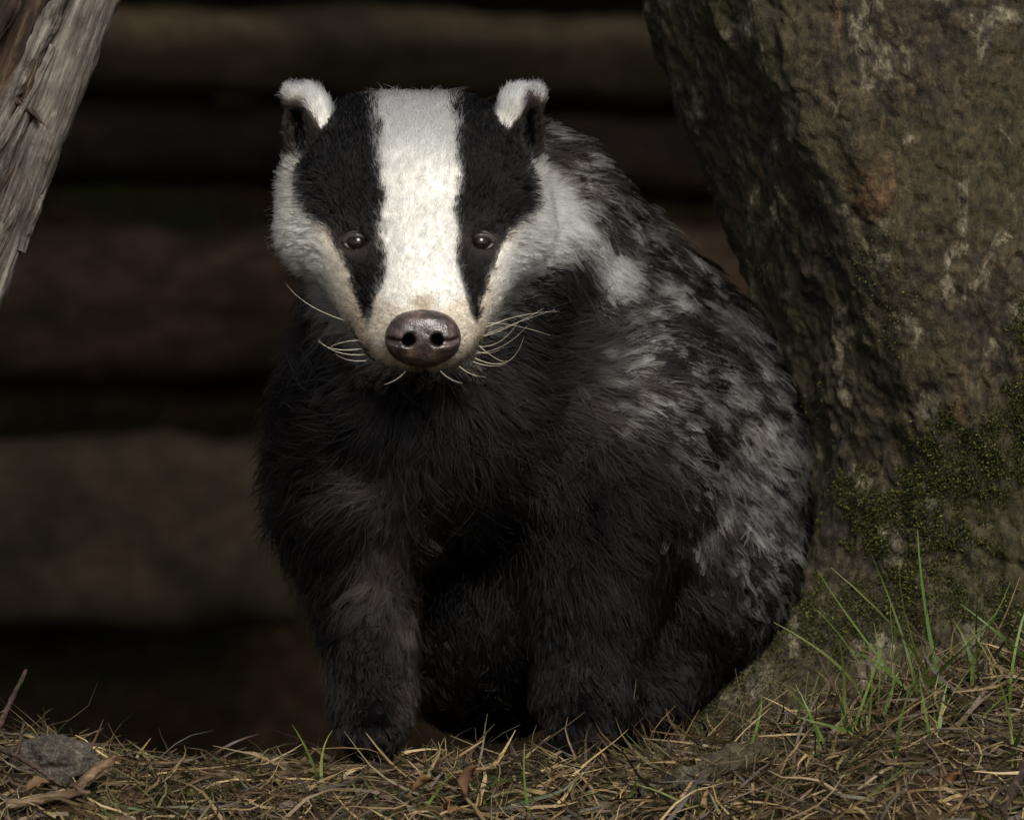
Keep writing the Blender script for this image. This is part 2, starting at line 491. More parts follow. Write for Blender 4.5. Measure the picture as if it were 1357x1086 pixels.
def coat(P, jit, pickc=None):
    """P (N,3) design positions, jit (N,) random 0..1 -> dict of coat traits"""
    u, v, w = P[:, 0], P[:, 1], P[:, 2]
    n = len(P)
    uf, vf, wf = [x.astype(np.float32) for x in (u, v, w)]
    dh = head_sdf(uf, vf, wf); dr = rest_sdf(uf, vf, wf)
    head = sstep(62, 14, dh - dr) * sstep(150, 95, w)
    a = u - (MIDU - YAW * w); s = np.abs(a)
    N1 = fbm(P / 55, 3, 21); N2 = fbm(P / 18, 2, 31)
    ear = sstep(8, 2, np.abs(ear_out(s, v, w))) * ((v < 212) & (s > 104) & (w > 10))
    ear = np.where(s > 138, ear, ear * sstep(190, 165, v + 0.9 * np.maximum(130 - s, 0)))
    wob = 4.5 * N2 + 2 * N1 + (jit - 0.5) * (11 + 7 * sstep(280, 160, v))
    # --- head colours
    blk = sstep(-3, 3, s - interp(v, T_IN) + wob) * sstep(3, -3, s - interp(v, T_OUT) + wob)
    blk = np.where(v > 436, 0, blk)
    edge = np.exp(-((s - interp(v, T_IN)) / 9) ** 2) * 0.55 + np.exp(-((s - interp(v, T_OUT)) / 12) ** 2) * 0.8
    under = sstep(-8, 8, s - interp(v, T_JAW) + 2 * wob)
    under = np.maximum(under, sstep(484, 494, v + wob))
    base = np.tile(WHITE, (n, 1))
    ckm = sstep(interp(v, T_OUT) - 5, interp(v, T_OUT) + 10, s)
    base = lerp(base, CREAM, np.clip(ckm * np.where(a < 0, 0.85, 0.35), 0, 1))
    mz = sstep(385, 425, v + 0.35 * np.minimum(s, 80)) * sstep(20, 50, s + (v - 405) * 1.5) * sstep(115, 75, s)
    base = lerp(base, TAN, np.clip(mz * 0.5, 0, 1))
    fringe = np.exp(-((a) / 18) ** 2) * sstep(385, 402, v)
    base = lerp(base, TAN * 0.55, fringe * 0.8)
    hc = lerp(base, np.tile(RUST, (n, 1)), np.clip(edge * (1 - blk) * (jit > 0.5) * 0.6, 0, 1))
    darkc = lerp(np.tile(BLACK, (n, 1)), np.array((0.042, 0.033, 0.029)), np.clip(np.exp(-(((s - 83) / 28) ** 2 + ((v - 328) / 24) ** 2)), 0, 1))
    hc = lerp(hc, darkc, blk)
    hc = lerp(hc, np.tile(BLACK, (n, 1)), under)
    # ears
    tipw = sstep(6, -6, v - (143 - 0.0 * s) - np.where(s < 140, 10 + 1.1 * (140 - s), -14) + 8 * N2)
    earc = lerp(np.tile(np.array((0.034, 0.027, 0.025)), (n, 1)), np.tile(WHITE * 0.95, (n, 1)), tipw)
    hc = lerp(hc, earc, ear)
    # --- body colours (guard hair: pale foot, dark band, pale tip on the back)
    griz = sstep(-55, 40, u + 34 * N1 - np.interp(v, [150, 230, 380, 520, 700, 800, 840, 900], [690, 735, 815, 850, 930, 985, 1040, 1150]))
    patch = lambda cu_, cv_, ru, rv, rot=0: np.exp(-((((u - cu_) * math.cos(rot) + (v - cv_) * math.sin(rot)) / ru) ** 2 + ((-(u - cu_) * math.sin(rot) + (v - cv_) * math.cos(rot)) / rv) ** 2))
    pale = 1.3 * patch(880, 490, 75, 42, -0.2) + 0.25 * patch(860, 400, 80, 40) + 1.5 * patch(1035, 580, 42, 130) + 0.45 * patch(960, 560, 50, 70)
    legp = 1.5 * patch(525, 640, 42, 34, -0.5) + 1.1 * patch(505, 745, 26, 42, 0.2) + 0.5 * patch(540, 850, 18, 90) + 0.25 * patch(690, 610, 35, 20)
    nw_ = seg_dist(u, v, [(728, 278), (750, 308), (780, 338), (796, 350)])
    neckw = sstep(38, 20, nw_ + 7 * N2 + 8 * (jit - 0.5)) * (u > 690)
    notch = sstep(44, 22, seg_dist(u, v, [(738, 338), (722, 378), (692, 430)]) + 5 * N2)
    neckw = neckw * (1 - notch)
    neck2 = sstep(46, 18, seg_dist(u, v, [(770, 275), (830, 330)]) + 10 * N2) * 0.25
    # left neck, mirrored
    nl = sstep(46, 24, seg_dist(u, v, [(385, 225), (362, 290), (350, 330)]) + 7 * N2) * (u < 400)
    d = dict(head=head, ear=ear, N1=N1, N2=N2, griz=griz)
    root = np.empty((n, 3)); mid = np.empty((n, 3)); tip = np.empty((n, 3))
    pick = jit if pickc is None else pickc
    bw = np.clip(griz * 0.5 + pale * 0.8 + neck2 * 0.8, 0, 1)
    bodyd = lerp(np.tile(BLACK, (n, 1)), BROWNBLACK * 1.3, np.clip(0.5 + N1, 0, 1))
    grey = np.array((0.42, 0.39, 0.36))
    rootc = lerp(bodyd, np.tile(grey * 0.4, (n, 1)), np.clip(griz * 0.12 + pale * 0.6, 0, 1))
    midc = lerp(bodyd, np.tile(grey * 0.8, (n, 1)), np.clip(pale * 0.75 * (pick < 0.7), 0, 1))
    tipc = lerp(bodyd, np.tile(grey * 1.85, (n, 1)), np.clip(bw * (pick < 0.38) * 1.9, 0, 1))
    lp = np.clip(legp * (0.7 + 0.8 * N1), 0, 0.7)
    for arr in (rootc, midc, tipc):
        arr[:] = lerp(arr, np.tile(np.array((0.125, 0.10, 0.088)), (n, 1)), lp * (0.35 + 0.65 * (pick < 0.7)))
        arr[:] = lerp(arr, np.tile(WHITE * 0.95, (n, 1)), np.clip(np.maximum(neckw, nl), 0, 1))
    fleck = np.where((jit > 0.95) & (np.abs(N2) > 0.1), 0.45, 1.0)[:, None] * (0.9 + 0.2 * hash3((P[:, 0] / 6).astype(int), (P[:, 1] / 11).astype(int), (P[:, 2] / 9).astype(int), 5))[:, None]
    for arr, src, k_ in ((root, rootc, 0.78), (mid, midc, 0.97), (tip, tipc, 1.0)):
        arr[:] = lerp(src, hc * k_ * np.where(hc.mean(1, keepdims=True) > 0.1, fleck, 1.0), head)
    whiteness = np.clip((mid.mean(1) - 0.1) / 0.4, 0, 1)
    d.update(root=root, mid=mid, tip=tip, white=whiteness, neckw=np.maximum(neckw, nl))
    # --- lengths
    Lh = 19 + 14 * sstep(260, 140, v) * sstep(120, 60, s) + 15 * sstep(110, 150, s) * sstep(200, 260, v) + 8 * sstep(20, 80, w)
    Lh = Lh * (0.55 + 0.45 * sstep(430, 330, v)) 
    Lh = np.where(v > 470, 14, Lh)
    eyed = np.hypot(s - 83, (v - 326) * 1.25)
    Lh = Lh * (0.35 + 0.65 * sstep(14, 40, eyed))
    Lh = np.where(ear > 0.5, 17 + 9 * tipw, Lh)
    Lb = 62 - 32 * sstep(660, 900, v) - 14 * griz
    Lb = Lb * (1 - 0.45 * sstep(900, 985, v))
    d['len'] = Lh * head + Lb * (1 - head)
    d['ruff'] = head * sstep(100, 140, s) * sstep(205, 245, v)
    d['eyed'] = np.where(w < 30, eyed, 99.0)
    nose = ell(s, v, w, (0, 452, -162), (47, 36, 36))
    d['nose'] = nose
    return d

FLOW = np.array([  # u, v, w, du, dv, dw : lie of the hair on trunk and legs
    (560, 520, 0, 0, 1, 0.1), (570, 600, 0, 0.05, 1, 0), (450, 560, 40, -0.95, 0.35, 0.2), (390, 600, 100, -0.7, 0.7, 0.4), (470, 620, 30, -0.85, 0.5, 0),
    (370, 420, 150, -0.3, 0.9, 0.4), (520, 640, 30, -0.6, 0.8, 0), (650, 560, 20, 0.8, 0.6, 0.1), (720, 470, 60, 0.9, 0.25, 0.3),
    (800, 470, 100, 1, 0.05, 0.4), (880, 480, 180, 1, 0.05, 0.5), (700, 640, 40, 0.7, 0.7, 0.1), (820, 620, 60, 0.7, 0.7, 0.2),
    (760, 280, 150, 0.75, 0.65, 0.5), (780, 340, 130, 0.6, 0.8, 0.4), (800, 260, 250, 0.8, 0.55, 0.5), (900, 330, 350, 0.75, 0.6, 0.6), (980, 430, 400, 0.6, 0.8, 0.5),
    (1040, 520, 400, 0.25, 1, 0.4), (1060, 650, 400, 0.35, 1, 0.3), (1030, 760, 330, 0.7, 0.6, 0.2), (960, 620, 250, 0.5, 0.9, 0.3),
    (900, 760, 170, 0.5, 0.85, 0), (780, 760, 30, 0.25, 1, 0), (780, 900, 10, 0.1, 1, -0.1), (480, 760, 20, -0.1, 1, 0), (500, 900, 0, 0.05, 1, -0.1),
    (430, 740, 80, -0.5, 0.9, 0.1), (540, 800, 50, 0.15, 1, 0), (640, 760, 100, 0, 1, 0), (900, 900, 150, 0.2, 1, 0), (1000, 850, 330, 0.5, 0.8, 0.3),
    (700, 160, 260, 0.6, 0.2, 0.9), (600, 300, 350, 0.2, -0.1, 1), (850, 500, 690, 0.5, 0.8, 0.5), (650, 600, 600, 0.2, 0.8, 0.5), (400, 500, 300, -0.3, 0.6, 0.8)], float)
FLOW[:, 3:] /= np.linalg.norm(FLOW[:, 3:], axis=1)[:, None]

def flow(P, head):
    acc = np.zeros_like(P); 
    for f in FLOW:
        d2 = ((P - f[:3]) ** 2).sum(1)
        acc += f[3:] * (1.0 / (d2 + 30 ** 2) ** 1.6)[:, None]
    acc /= np.linalg.norm(acc, axis=1)[:, None] + 1e-9
    u, v, w = P.T
    a = u - (MIDU - YAW * w)
    hd = np.stack([a * 0.55, v - 470, w + 190], 1)              # away from the nose
    hd /= np.linalg.norm(hd, axis=1)[:, None] + 1e-9
    ck = sstep(100, 150, np.abs(a)) * sstep(215, 290, v)
    hd = lerp(hd, np.stack([np.sign(a) * 0.85, 0.42 + 0 * a, 0.15 + 0 * a], 1), ck)
    mzl = sstep(395, 440, v)
    hd = lerp(hd, np.stack([a / 60, (v - 440) / 70, 0.9 + 0 * a], 1), mzl)
    er = sstep(110, 125, np.abs(a)) * sstep(220, 200, v)
    hd = lerp(hd, np.stack([np.sign(a) * 0.35, -0.9 + 0 * a, 0.1 + 0 * a], 1), er)
    hd /= np.linalg.norm(hd, axis=1)[:, None] + 1e-9
    f = lerp(acc, hd, head)
    return f / (np.linalg.norm(f, axis=1)[:, None] + 1e-9)

# ------------------------------------------------------------------ badger
badger = empty('badger', tuple(W((650, FLOOR, 150))))
tag(badger, 'badger sitting upright facing out, white head with two black stripes and dark shaggy body', 'badger')
bv, bf = surface_nets(badger_sdf, (330, 90, -230), (1150, 1030, 800), 4.0)
pj = np.full(len(bv), 0.4)
tr = coat(bv, pj)
skin_col = 0.5 * tr['root'] + 0.25 * tr['mid']
skin_col = np.where((tr['eyed'] < 26)[:, None], np.array((0.02, 0.016, 0.014)), skin_col)
skin_col = np.where((tr['nose'] < 0)[:, None], np.array((0.006, 0.0045, 0.004)), skin_col)      # bare dark skin under the nose pad
MAT_SKIN = mat_skin('badger_skin')
body = mesh_obj('body', W(bv), bf, MAT_SKIN, col=skin_col)
keep(badger, body)
me = body.data
nv = len(me.vertices)
vn = np.empty(nv * 3, np.float32); me.vertex_normals.foreach_get('vector', vn); vn = vn.reshape(-1, 3)
vnd = np.stack([vn[:, 0], -vn[:, 2], vn[:, 1]], 1)           # back to design axes
cen = bv.mean(0)
# outward test against the implicit field
tst = badger_sdf(*(bv[::50] + vnd[::50] * 3).T.astype(np.float32))
if np.median(tst) < 0:
    me.flip_normals(); vnd = -vnd

def sample_surface(nhair, dens):
    tri = np.concatenate([bf[:, [0, 1, 2]], bf[:, [0, 2, 3]]])
    A, B, C_ = bv[tri[:, 0]], bv[tri[:, 1]], bv[tri[:, 2]]
    area = 0.5 * np.linalg.norm(np.cross(B - A, C_ - A), axis=1)
    wgt = area * dens[tri].mean(1)
    cdf = np.cumsum(wgt); cdf /= cdf[-1]
    k = np.searchsorted(cdf, rng.random(nhair))
    r1 = np.sqrt(rng.random(nhair)); r2 = rng.random(nhair)
    b0 = 1 - r1; b1 = r1 * (1 - r2); b2 = r1 * r2
    t = tri[k]
    P = bv[t[:, 0]] * b0[:, None] + bv[t[:, 1]] * b1[:, None] + bv[t[:, 2]] * b2[:, None]
    N = vnd[t[:, 0]] * b0[:, None] + vnd[t[:, 1]] * b1[:, None] + vnd[t[:, 2]] * b2[:, None]
    return P, N / (np.linalg.norm(N, axis=1)[:, None] + 1e-9)

def grow(nhair, dens, lscale=1.0, width=1.0, clump_sp=26, K=6, lift0=0.42, wild=0.16, clumpk=0.7, seedcol=0):
    P, N = sample_surface(nhair, dens)
    jit = rng.random(nhair)
    nc = max(200, nhair // 10)
    ci = rng.choice(nhair, nc, replace=False)
    kd = KDTree(nc)
    for i, c_ in enumerate(ci): kd.insert(P[c_], i)
    kd.balance()
    own = np.fromiter((kd.find(p)[1] for p in P), np.int64, nhair)
    t = coat(P, jit, rng.random(nc)[own])
    ok = (t['eyed'] > 17) & (t['nose'] > 0.5)
    P, N, jit = P[ok], N[ok], jit[ok]
    t = {k: v_[ok] for k, v_ in t.items()}
    n = len(P)
    F = flow(P, t['head'])
    # clumps
    head = t['head']
    own = own[ok]
    old2new = np.cumsum(ok) - 1
    ci = np.minimum(old2new[ci], n - 1)
    cd = rng.normal(0, 1, (nc, 3))
    swirl = np.stack([fbm(P / 70 + k * 31.7, 2, 90 + k) for k in range(3)], 1)
    F = F + cd[own] * (0.22 * (1 - head) + 0.17 * head)[:, None] + rng.normal(0, 1, (n, 3)) * (wild * (1 - 0.5 * t['griz'] * (1 - head)))[:, None] + swirl * (0.35 * (1 - head) + 0.12 * head)[:, None]
    F = F - (F * N).sum(1)[:, None] * N
    F /= np.linalg.norm(F, axis=1)[:, None] + 1e-9
    L = t['len'] * lscale * rng.uniform(0.65, 1.15, n)
    cl = rng.uniform(0.8, 1.25, nc)[own]; L = L * (cl * (1 - head) + head)
    lift = np.minimum(lift0 * rng.uniform(0.6, 1.4, n) * (1 + 0.15 * head ), 1.25)
    sK = np.linspace(0, 1, K)
    x = np.sin(lift)[:, None] * sK * (1 - 0.45 * sK)
    y = np.cos(lift)[:, None] * sK
    shape_ = N[:, None] * x[..., None] + F[:, None] * y[..., None]
    sg = np.sign(P[:, 0] - (MIDU - YAW * P[:, 2]))
    dn = np.interp(P[:, 1], [220, 260, 300, 350, 420], [0.3, 0.25, 0.1, -0.15, -0.35])
    Fw = np.stack([sg * 0.9, dn, np.full(n, -0.05)], 1) + rng.normal(0, 0.16, (n, 3)) + cd[own] * 0.12 + N * 0.22
    Fw /= np.linalg.norm(Fw, axis=1)[:, None]
    ruff = shape_ * 0
    ruff += Fw[:, None] * sK[None, :, None]
    ruff[..., 1] += 0.06 * sK[None] ** 2
    shape_ = shape_ + (ruff - shape_) * (0.85 * t['ruff'])[:, None, None]
    pts = P[:, None] - N[:, None] * 1.5 + shape_ * L[:, None, None]
    side = np.cross(N, F)
    ph = rng.uniform(0, 6.28, n); am = rng.normal(0, 1, n) * 0.09 * L
    pts += side[:, None] * (np.sin(sK[None] * 3.2 + ph[:, None]) * am[:, None] * sK[None])[..., None]
    # pull tips together inside a clump
    ctip = pts[ci][own]
    k = (np.minimum(clumpk * (1 - 0.5 * head) * (1 + 0.25 * t['griz'] * (1 - head)), 0.92) * (1 - t['ear'] * 0.5))[:, None] * (sK ** 1.4)[None]
    off = ctip - pts
    dist = np.linalg.norm(ctip[:, 0] - pts[:, 0], axis=1)
    k = k * np.where(dist < 40, 1, 0)[:, None]
    pts = pts + off * k[..., None]
    # colours along the strand
    cm = np.empty((n, K, 3))
    for j, s_ in enumerate(sK):
        if s_ < 0.5: cm[:, j] = lerp(t['root'], t['mid'], np.full(n, s_ / 0.5))
        else: cm[:, j] = lerp(t['mid'], t['tip'], np.full(n, min(1, (s_ - 0.5) / 0.35)))
    cm *= (rng.uniform(0.75, 1.2, n) * np.where(rng.random(n) < 0.22, 0.62, 1.0))[:, None, None]
    cm = np.clip(cm, 0.0012, 0.93)
    rad = width * (1.0 - (0.82 - 0.34 * t['griz'] * (1 - head))[:, None] * (sK ** 1.5)[None]) * rng.uniform(0.7, 1.25, n)[:, None] * ((1 + 0.05 * head) * (1 + 0.75 * t['griz'] * (1 - head)))[:, None] * S
    return pts, rad, cm

vis = 0.14 + 0.86 * sstep(0.35, -0.15, vnd[:, 2])          # fewer hairs on the far side
hd = tr['head']
dens = vis * (1 + 1.6 * hd) * np.where(tr['nose'] < 0, 0, 1) 
pts, rad, cm = grow(230000, dens, 1.0, 1.15, clumpk=0.72)
MAT_FUR = mat_hair('badger_fur')
fur = curves_obj('fur', W(pts), rad, cm, MAT_FUR, badger)
tag(fur, kind='stuff')
# long loose guard hairs
pts, rad, cm = grow(26000, vis * (1 - 0.75 * hd), 1.3, 0.62, lift0=0.6, wild=0.3, clumpk=0.3)
guard = curves_obj('guard_hair', W(pts), rad, cm, MAT_FUR, badger)
tag(guard, kind='stuff')

# nose pad
def nose_sdf(U, V, Wd):
    a = U - (MIDU - YAW * -165); s = np.abs(a)
    d = ell(s, V, Wd, (0, 451, -158), (46, 37.5, 36))
    d = smin(d, ell(s, V, Wd, (26, 449, -168), (21, 24, 24)), 14)
    d = smin(d, ell(s, V, Wd, (0, 432, -170), (34, 15, 20)), 14)
    d = smax(d, -cap(s, V, Wd, (17, 453, -200), 8.5, (24, 449, -136), 8.5), 4)     # nostril
    d = smax(d, -cap(s, V, Wd, (22, 457, -197), 4.5, (46, 452, -180), 3.5), 4)      # side slit
    d = smax(d, -cap(s, V, Wd, (0, 440, -203), 2.5, (0, 490, -196), 2.5), 4)      # groove
    p = np.stack([np.asarray(U, float) / 5, np.asarray(V, float) / 5, np.asarray(Wd, float) / 5], -1)
    return d + 0.5 * vnoise(p, 4)
nv_, nf_ = surface_nets(nose_sdf, (495, 395, -215), (635, 500, -110), 1.4, margin=1.5)
m = NT('nose_leather')
v = m.coords()
vo = m.n('ShaderNodeTexVoronoi'); vo.inputs['Scale'].default_value = 900; m.l(v, vo.inputs['Vector'])
nn = m.noise(130, 5, 0.6, v)
c = m.ramp(nn.outputs[0], [(0.35, (0.012, 0.008, 0.007)), (0.55, (0.042, 0.027, 0.023)), (0.72, (0.11, 0.07, 0.057))]).outputs[0]
m.l(c, m.b.inputs['Base Color']); m.b.inputs['Roughness'].default_value = 0.36; m.b.inputs['Specular IOR Level'].default_value = 0.6
m.l(m.bump(nn.outputs[0], 0.35, 0.002, m.bump(vo.outputs['Distance'], 0.3, 0.0006)), m.b.inputs['Normal'])
nose = mesh_obj('nose', W(nv_), nf_, m.m); keep(badger, nose)
nose['label'] = 'glossy dark brown nose pad with two nostrils'

def tube(path, r0, r1, sides=6):
    path = np.asarray(path, float); n = len(path); V_ = []
    T_ = np.gradient(path, axis=0); T_ /= np.linalg.norm(T_, axis=1)[:, None]
    up = np.array((0.3, 0.2, 1.0))
    for i in range(n):
        x = np.cross(T_[i], up); x /= np.linalg.norm(x); y = np.cross(T_[i], x)
        r = r0 + (r1 - r0) * i / (n - 1)
        for k in range(sides):
            b_ = 2 * math.pi * k / sides
            V_.append(path[i] + r * (x * math.cos(b_) + y * math.sin(b_)))
    ii = np.arange(n * sides).reshape(n, sides); jj = np.roll(ii, -1, 1)
    fc = np.stack([ii[:-1], ii[1:], jj[1:], jj[:-1]], -1).reshape(-1, 4)
    return np.array(V_), fc

def bez(p0, p1, p2, n=14):
    t = np.linspace(0, 1, n)[:, None]
    return (1 - t) ** 2 * np.array(p0, float) + 2 * t * (1 - t) * np.array(p1, float) + t * t * np.array(p2, float)

# eyes
m = NT('eye'); m.b.inputs['Base Color'].default_value = (0.006, 0.004, 0.0035, 1); m.b.inputs['Roughness'].default_value = 0.05; m.b.inputs['Specular IOR Level'].default_value = 0.3
rn = m.noise(500, 3, vec=m.coords()); m.l(m.ramp(rn.outputs[0], [(0.4, (0.004, 0.003, 0.003)), (0.7, (0.012, 0.007, 0.005))]).outputs[0], m.b.inputs['Base Color'])
MAT_EYE = m.m
MAT_LID = mat_attr('eyelid_skin', 0.5, 0.4)
for sgn in (-1, 1):
    wz = -69.0
    c0 = np.array((MIDU - YAW * wz + sgn * 81, 324.0, wz))
    th, phi = np.meshgrid(np.linspace(0, math.pi, 25), np.linspace(0, 2 * math.pi, 33)[:-1], indexing='ij')
    r = 14.5
    p = np.stack([c0[0] + r * np.sin(th) * np.cos(phi), c0[1] + r * np.cos(th), c0[2] + r * np.sin(th) * np.sin(phi)], -1)
    i = np.arange(25 * 32).reshape(25, 32); j = np.roll(i, -1, 1)
    fc = np.stack([i[:-1], i[1:], j[1:], j[:-1]], -1).reshape(-1, 4)
    eye = mesh_obj('eye', W(p.reshape(-1, 3)), fc, MAT_EYE); keep(badger, eye)
    # lids: a rolled almond ring around the eyeball
    T, Q = 48, 12
    tt = np.linspace(0, 2 * math.pi, T, endpoint=False)
    ring = []
    for t_ in tt:
        ca, sa = math.cos(t_), math.sin(t_)
        rx, ry = 15.5, 8.2 if sa < 0 else 6.6
        base = c0 + np.array((sgn * rx * ca, ry * sa - sgn * 0 + (1.5 if ca < 0 else -0.5) * abs(ca), -9.0 + 5.5 * abs(ca)))
        nrm = np.array((sgn * ca, sa * 0.9, -0.25)); nrm /= np.linalg.norm(nrm)
        ax2 = np.array((0, 0, -1.0))
        rr = 4.2 if sa < 0 else 3.2
        for q_ in range(Q):
            b_ = 2 * math.pi * q_ / Q
            ring.append(base + (nrm * math.cos(b_) * rr * 1.3 + ax2 * math.sin(b_) * rr))
    fold = bez(c0 + np.array((-sgn * 20, 1, -3.0)), c0 + np.array((-sgn * 2, -31, -12.0)), c0 + np.array((sgn * 24, 0, 2.0)), 16)
    fv, ff = tube(fold, 3.6, 2.6, 8)
    bag = bez(c0 + np.array((-sgn * 17, 7, -5.0)), c0 + np.array((-sgn * 2, 25, -9.0)), c0 + np.array((sgn * 21, 7, 1.0)), 16)
    gv, gf2 = tube(bag, 2.6, 2.0, 8)
    ii = np.arange(T * Q).reshape(T, Q); a1 = np.roll(ii, -1, 0); a2 = np.roll(ii, -1, 1); a3 = np.roll(a1, -1, 1)
    fc = np.stack([ii, a1, a3, a2], -1).reshape(-1, 4)
    fc = np.concatenate([fc, ff + T * Q, gf2 + T * Q + len(fv)])
    lid = mesh_obj('eyelid', W(np.concatenate([np.array(ring), fv, gv])), fc, MAT_LID, col=np.array((0.019, 0.0145, 0.0125)))
    lid.parent = eye; lid.matrix_parent_inverse = (badger.matrix_basis @ eye.matrix_parent_inverse).inverted()

# whiskers
m = NT('whisker_hair'); m.b.inputs['Roughness'].default_value = 0.35
rn = m.noise(80, 3, vec=m.coords()); m.l(m.ramp(rn.outputs[0], [(0.3, (0.5, 0.42, 0.3)), (0.7, (0.75, 0.68, 0.55))]).outputs[0], m.b.inputs['Base Color'])
MAT_WH = m.m
WH = [((486, 462, -95), (440, 470, -110), (424, 452, -100)), ((488, 470, -95), (445, 475, -120), (425, 450, -120)), ((490, 452, -92), (460, 450, -120), (438, 462, -130)),
      ((475, 430, -70), (405, 412, -90), (381, 376, -90)), ((488, 478, -100), (465, 482, -120), (448, 470, -130)),
      ((634, 440, -95), (680, 415, -110), (740, 414, -100)), ((636, 448, -95), (670, 440, -120), (720, 410, -120)), ((634, 460, -95), (665, 462, -120), (685, 430, -120)),
      ((630, 475, -100), (680, 500, -130), (694, 447, -140)), ((628, 480, -100), (655, 490, -120), (672, 482, -130)), ((633, 466, -95), (650, 474, -110), (668, 460, -125)),
      ((540, 492, -150), (530, 505, -160), (512, 510, -165)), ((585, 492, -150), (598, 506, -160), (615, 508, -165)), ((610, 486, -130), (625, 500, -145), (645, 500, -150))]
for wpts in WH:
    for rep in range(1 + (wpts[0][0] > 600 and wpts[0][1] < 470)):
        q = np.array(wpts, float) + rep * rng.normal(0, 1, (3, 3)) * np.array(((3, 7, 4), (9, 12, 12), (18, 20, 16)))
        vv, fc = tube(bez(*q), 0.34 - 0.1 * rep, 0.05)
        keep(badger, mesh_obj('whisker', W(vv), fc, MAT_WH))

# ------------------------------------------------------------------ tree on the right
tree = empty('tree', tuple(W((1350, FLOOR, 420))))
tag(tree, 'mossy old tree trunk with grey lichened bark leaning over the badger', 'tree')
TC = [(-7000, 420, 300, 160), (-4000, 640, 300, 210), (-1500, 900, 360, 280), (-600, 1110, 400, 320), (0, 1230, 420, 350), (300, 1322, 430, 345), (600, 1408, 440, 325), (760, 1412, 440, 322), (860, 1400, 430, 335), (940, 1390, 420, 350), (1010, 1380, 420, 365), (1200, 1380, 420, 380)]
TCa = np.array(TC, float)
def trunk_pt(th, v):
    cu = np.interp(v, TCa[:, 0], TCa[:, 1]); cw = np.interp(v, TCa[:, 0], TCa[:, 2]); r = np.interp(v, TCa[:, 0], TCa[:, 3])
    lobe = lambda t0, wd: np.exp(-((np.angle(np.exp(1j * (th - t0)))) / wd) ** 2)
    low = sstep(690, 1030, v) ** 1.3
    r = r * (1 + 0.05 * np.sin(3 * th + v / 300) + 0.035 * np.sin(5 * th - v / 210))
    r = r + low * (190 * lobe(math.pi * 1.08, 0.34) + 120 * lobe(math.pi * 1.62, 0.3) + 120 * lobe(0.3, 0.4) + 120 * lobe(1.6, 0.4))
    r = r + 10 * lobe(math.pi * 1.30 + (v - 300) * 0.0003, 0.12) * sstep(-300, 100, v) - 8 * lobe(math.pi * 1.42 + (v - 300) * 0.0004, 0.09) * sstep(-200, 200, v) * sstep(900, 500, v)
    r = r + 20 * lobe(math.pi * 1.53, 0.12) * sstep(200, 500, v)
    x = np.cos(th); z = np.sin(th)
    base = np.stack([cu + r * x, v + 0 * th, cw + r * z], -1)
    q = base / np.array((60, 150, 60))
    n1 = fbm(q, 4, 40)
    F1, F2, cid = worley(base / np.array((46, 80, 46)) + 0.35 * fbm(base / 40, 2, 50)[..., None], 5)
    crack = sstep(0.0, 0.28, F2 - F1)
    disp = 13 * n1 + 5 * (crack - 1) * (0.4 + 0.6 * sstep(-0.2, 0.4, fbm(base / 300, 2, 60))) + 5 * (cid - 0.5) + 3.5 * fbm(base / 14, 3, 70)
    return base + np.stack([x, 0 * x, z], -1) * disp[..., None]
vs = np.concatenate([np.linspace(-7000, -400, 60)[:-1], np.arange(-400, -40, 16), np.arange(-40, 1120, 4.0)])
nth = 520
# finer on the side that shows
tw = np.linspace(0, 1, nth, endpoint=False)
th = 2 * math.pi * tw + 0.35 * np.sin(2 * math.pi * tw - math.pi * 0.65 + math.pi / 2 + math.pi) * 0 
TH, VV = np.meshgrid(th, vs, indexing='ij')
tp = trunk_pt(TH, VV)
ii = np.arange(TH.size).reshape(TH.shape); jj = np.roll(ii, -1, 0)
tf = np.stack([ii[:, :-1], ii[:, 1:], jj[:, 1:], jj[:, :-1]], -1).reshape(-1, 4)
MAT_BARK = mat_bark('tree_bark', (0.004, 0.0032, 0.002), (0.020, 0.0152, 0.0078), (0.062, 0.047, 0.025), 0.75, 0.6, 0.5, 0.6, 46)
trunk = mesh_obj('trunk', W(tp.reshape(-1, 3)), tf, MAT_BARK); keep(tree, trunk)

# moss cushions on the trunk: many tiny leafy shoots
def moss_on(pts, nrm, count, name, parent, size=(5, 11)):
    k = rng.choice(len(pts), count)
    c0 = pts[k] + rng.normal(0, 2.0, (count, 3)); n0 = nrm[k] + rng.normal(0, 0.55, (count, 3)); n0[:, 1] -= 0.25
    n0 /= np.linalg.norm(n0, axis=1)[:, None]
    s0 = np.cross(n0, rng.normal(0, 1, (count, 3))); s0 /= np.linalg.norm(s0, axis=1)[:, None]
    L = rng.uniform(*size, count)[:, None]; Wd = L * rng.uniform(0.16, 0.3, (count, 1))
    V_ = np.stack([c0 - s0 * Wd * 0.4, c0 + n0 * L * 0.5 - s0 * Wd, c0 + n0 * L + np.array((0, 1, 0)) * L * 0.15, c0 + n0 * L * 0.5 + s0 * Wd], 1).reshape(-1, 3)
    fc = np.arange(count * 4).reshape(-1, 4)
    base = lerp(np.tile(np.array((0.014, 0.017, 0.004)), (count, 1)), np.tile(np.array((0.11, 0.11, 0.013)), (count, 1)), rng.random(count) ** 2.6)
    o = mesh_obj(name, W(V_), fc, MAT_MOSS, col=base.repeat(4, 0)); keep(parent, o); tag(o, kind='stuff')
    return o
MAT_MOSS = mat_attr('moss', 0.7, 0.3, 0.25)
du = np.roll(tp, -1, 0) - np.roll(tp, 1, 0); dv = np.gradient(tp, axis=1)
tn = np.cross(du, dv); tn /= np.linalg.norm(tn, axis=-1)[..., None] + 1e-9
out = tp - np.stack([np.interp(VV, TCa[:, 0], TCa[:, 1]), VV, np.interp(VV, TCa[:, 0], TCa[:, 2])], -1)
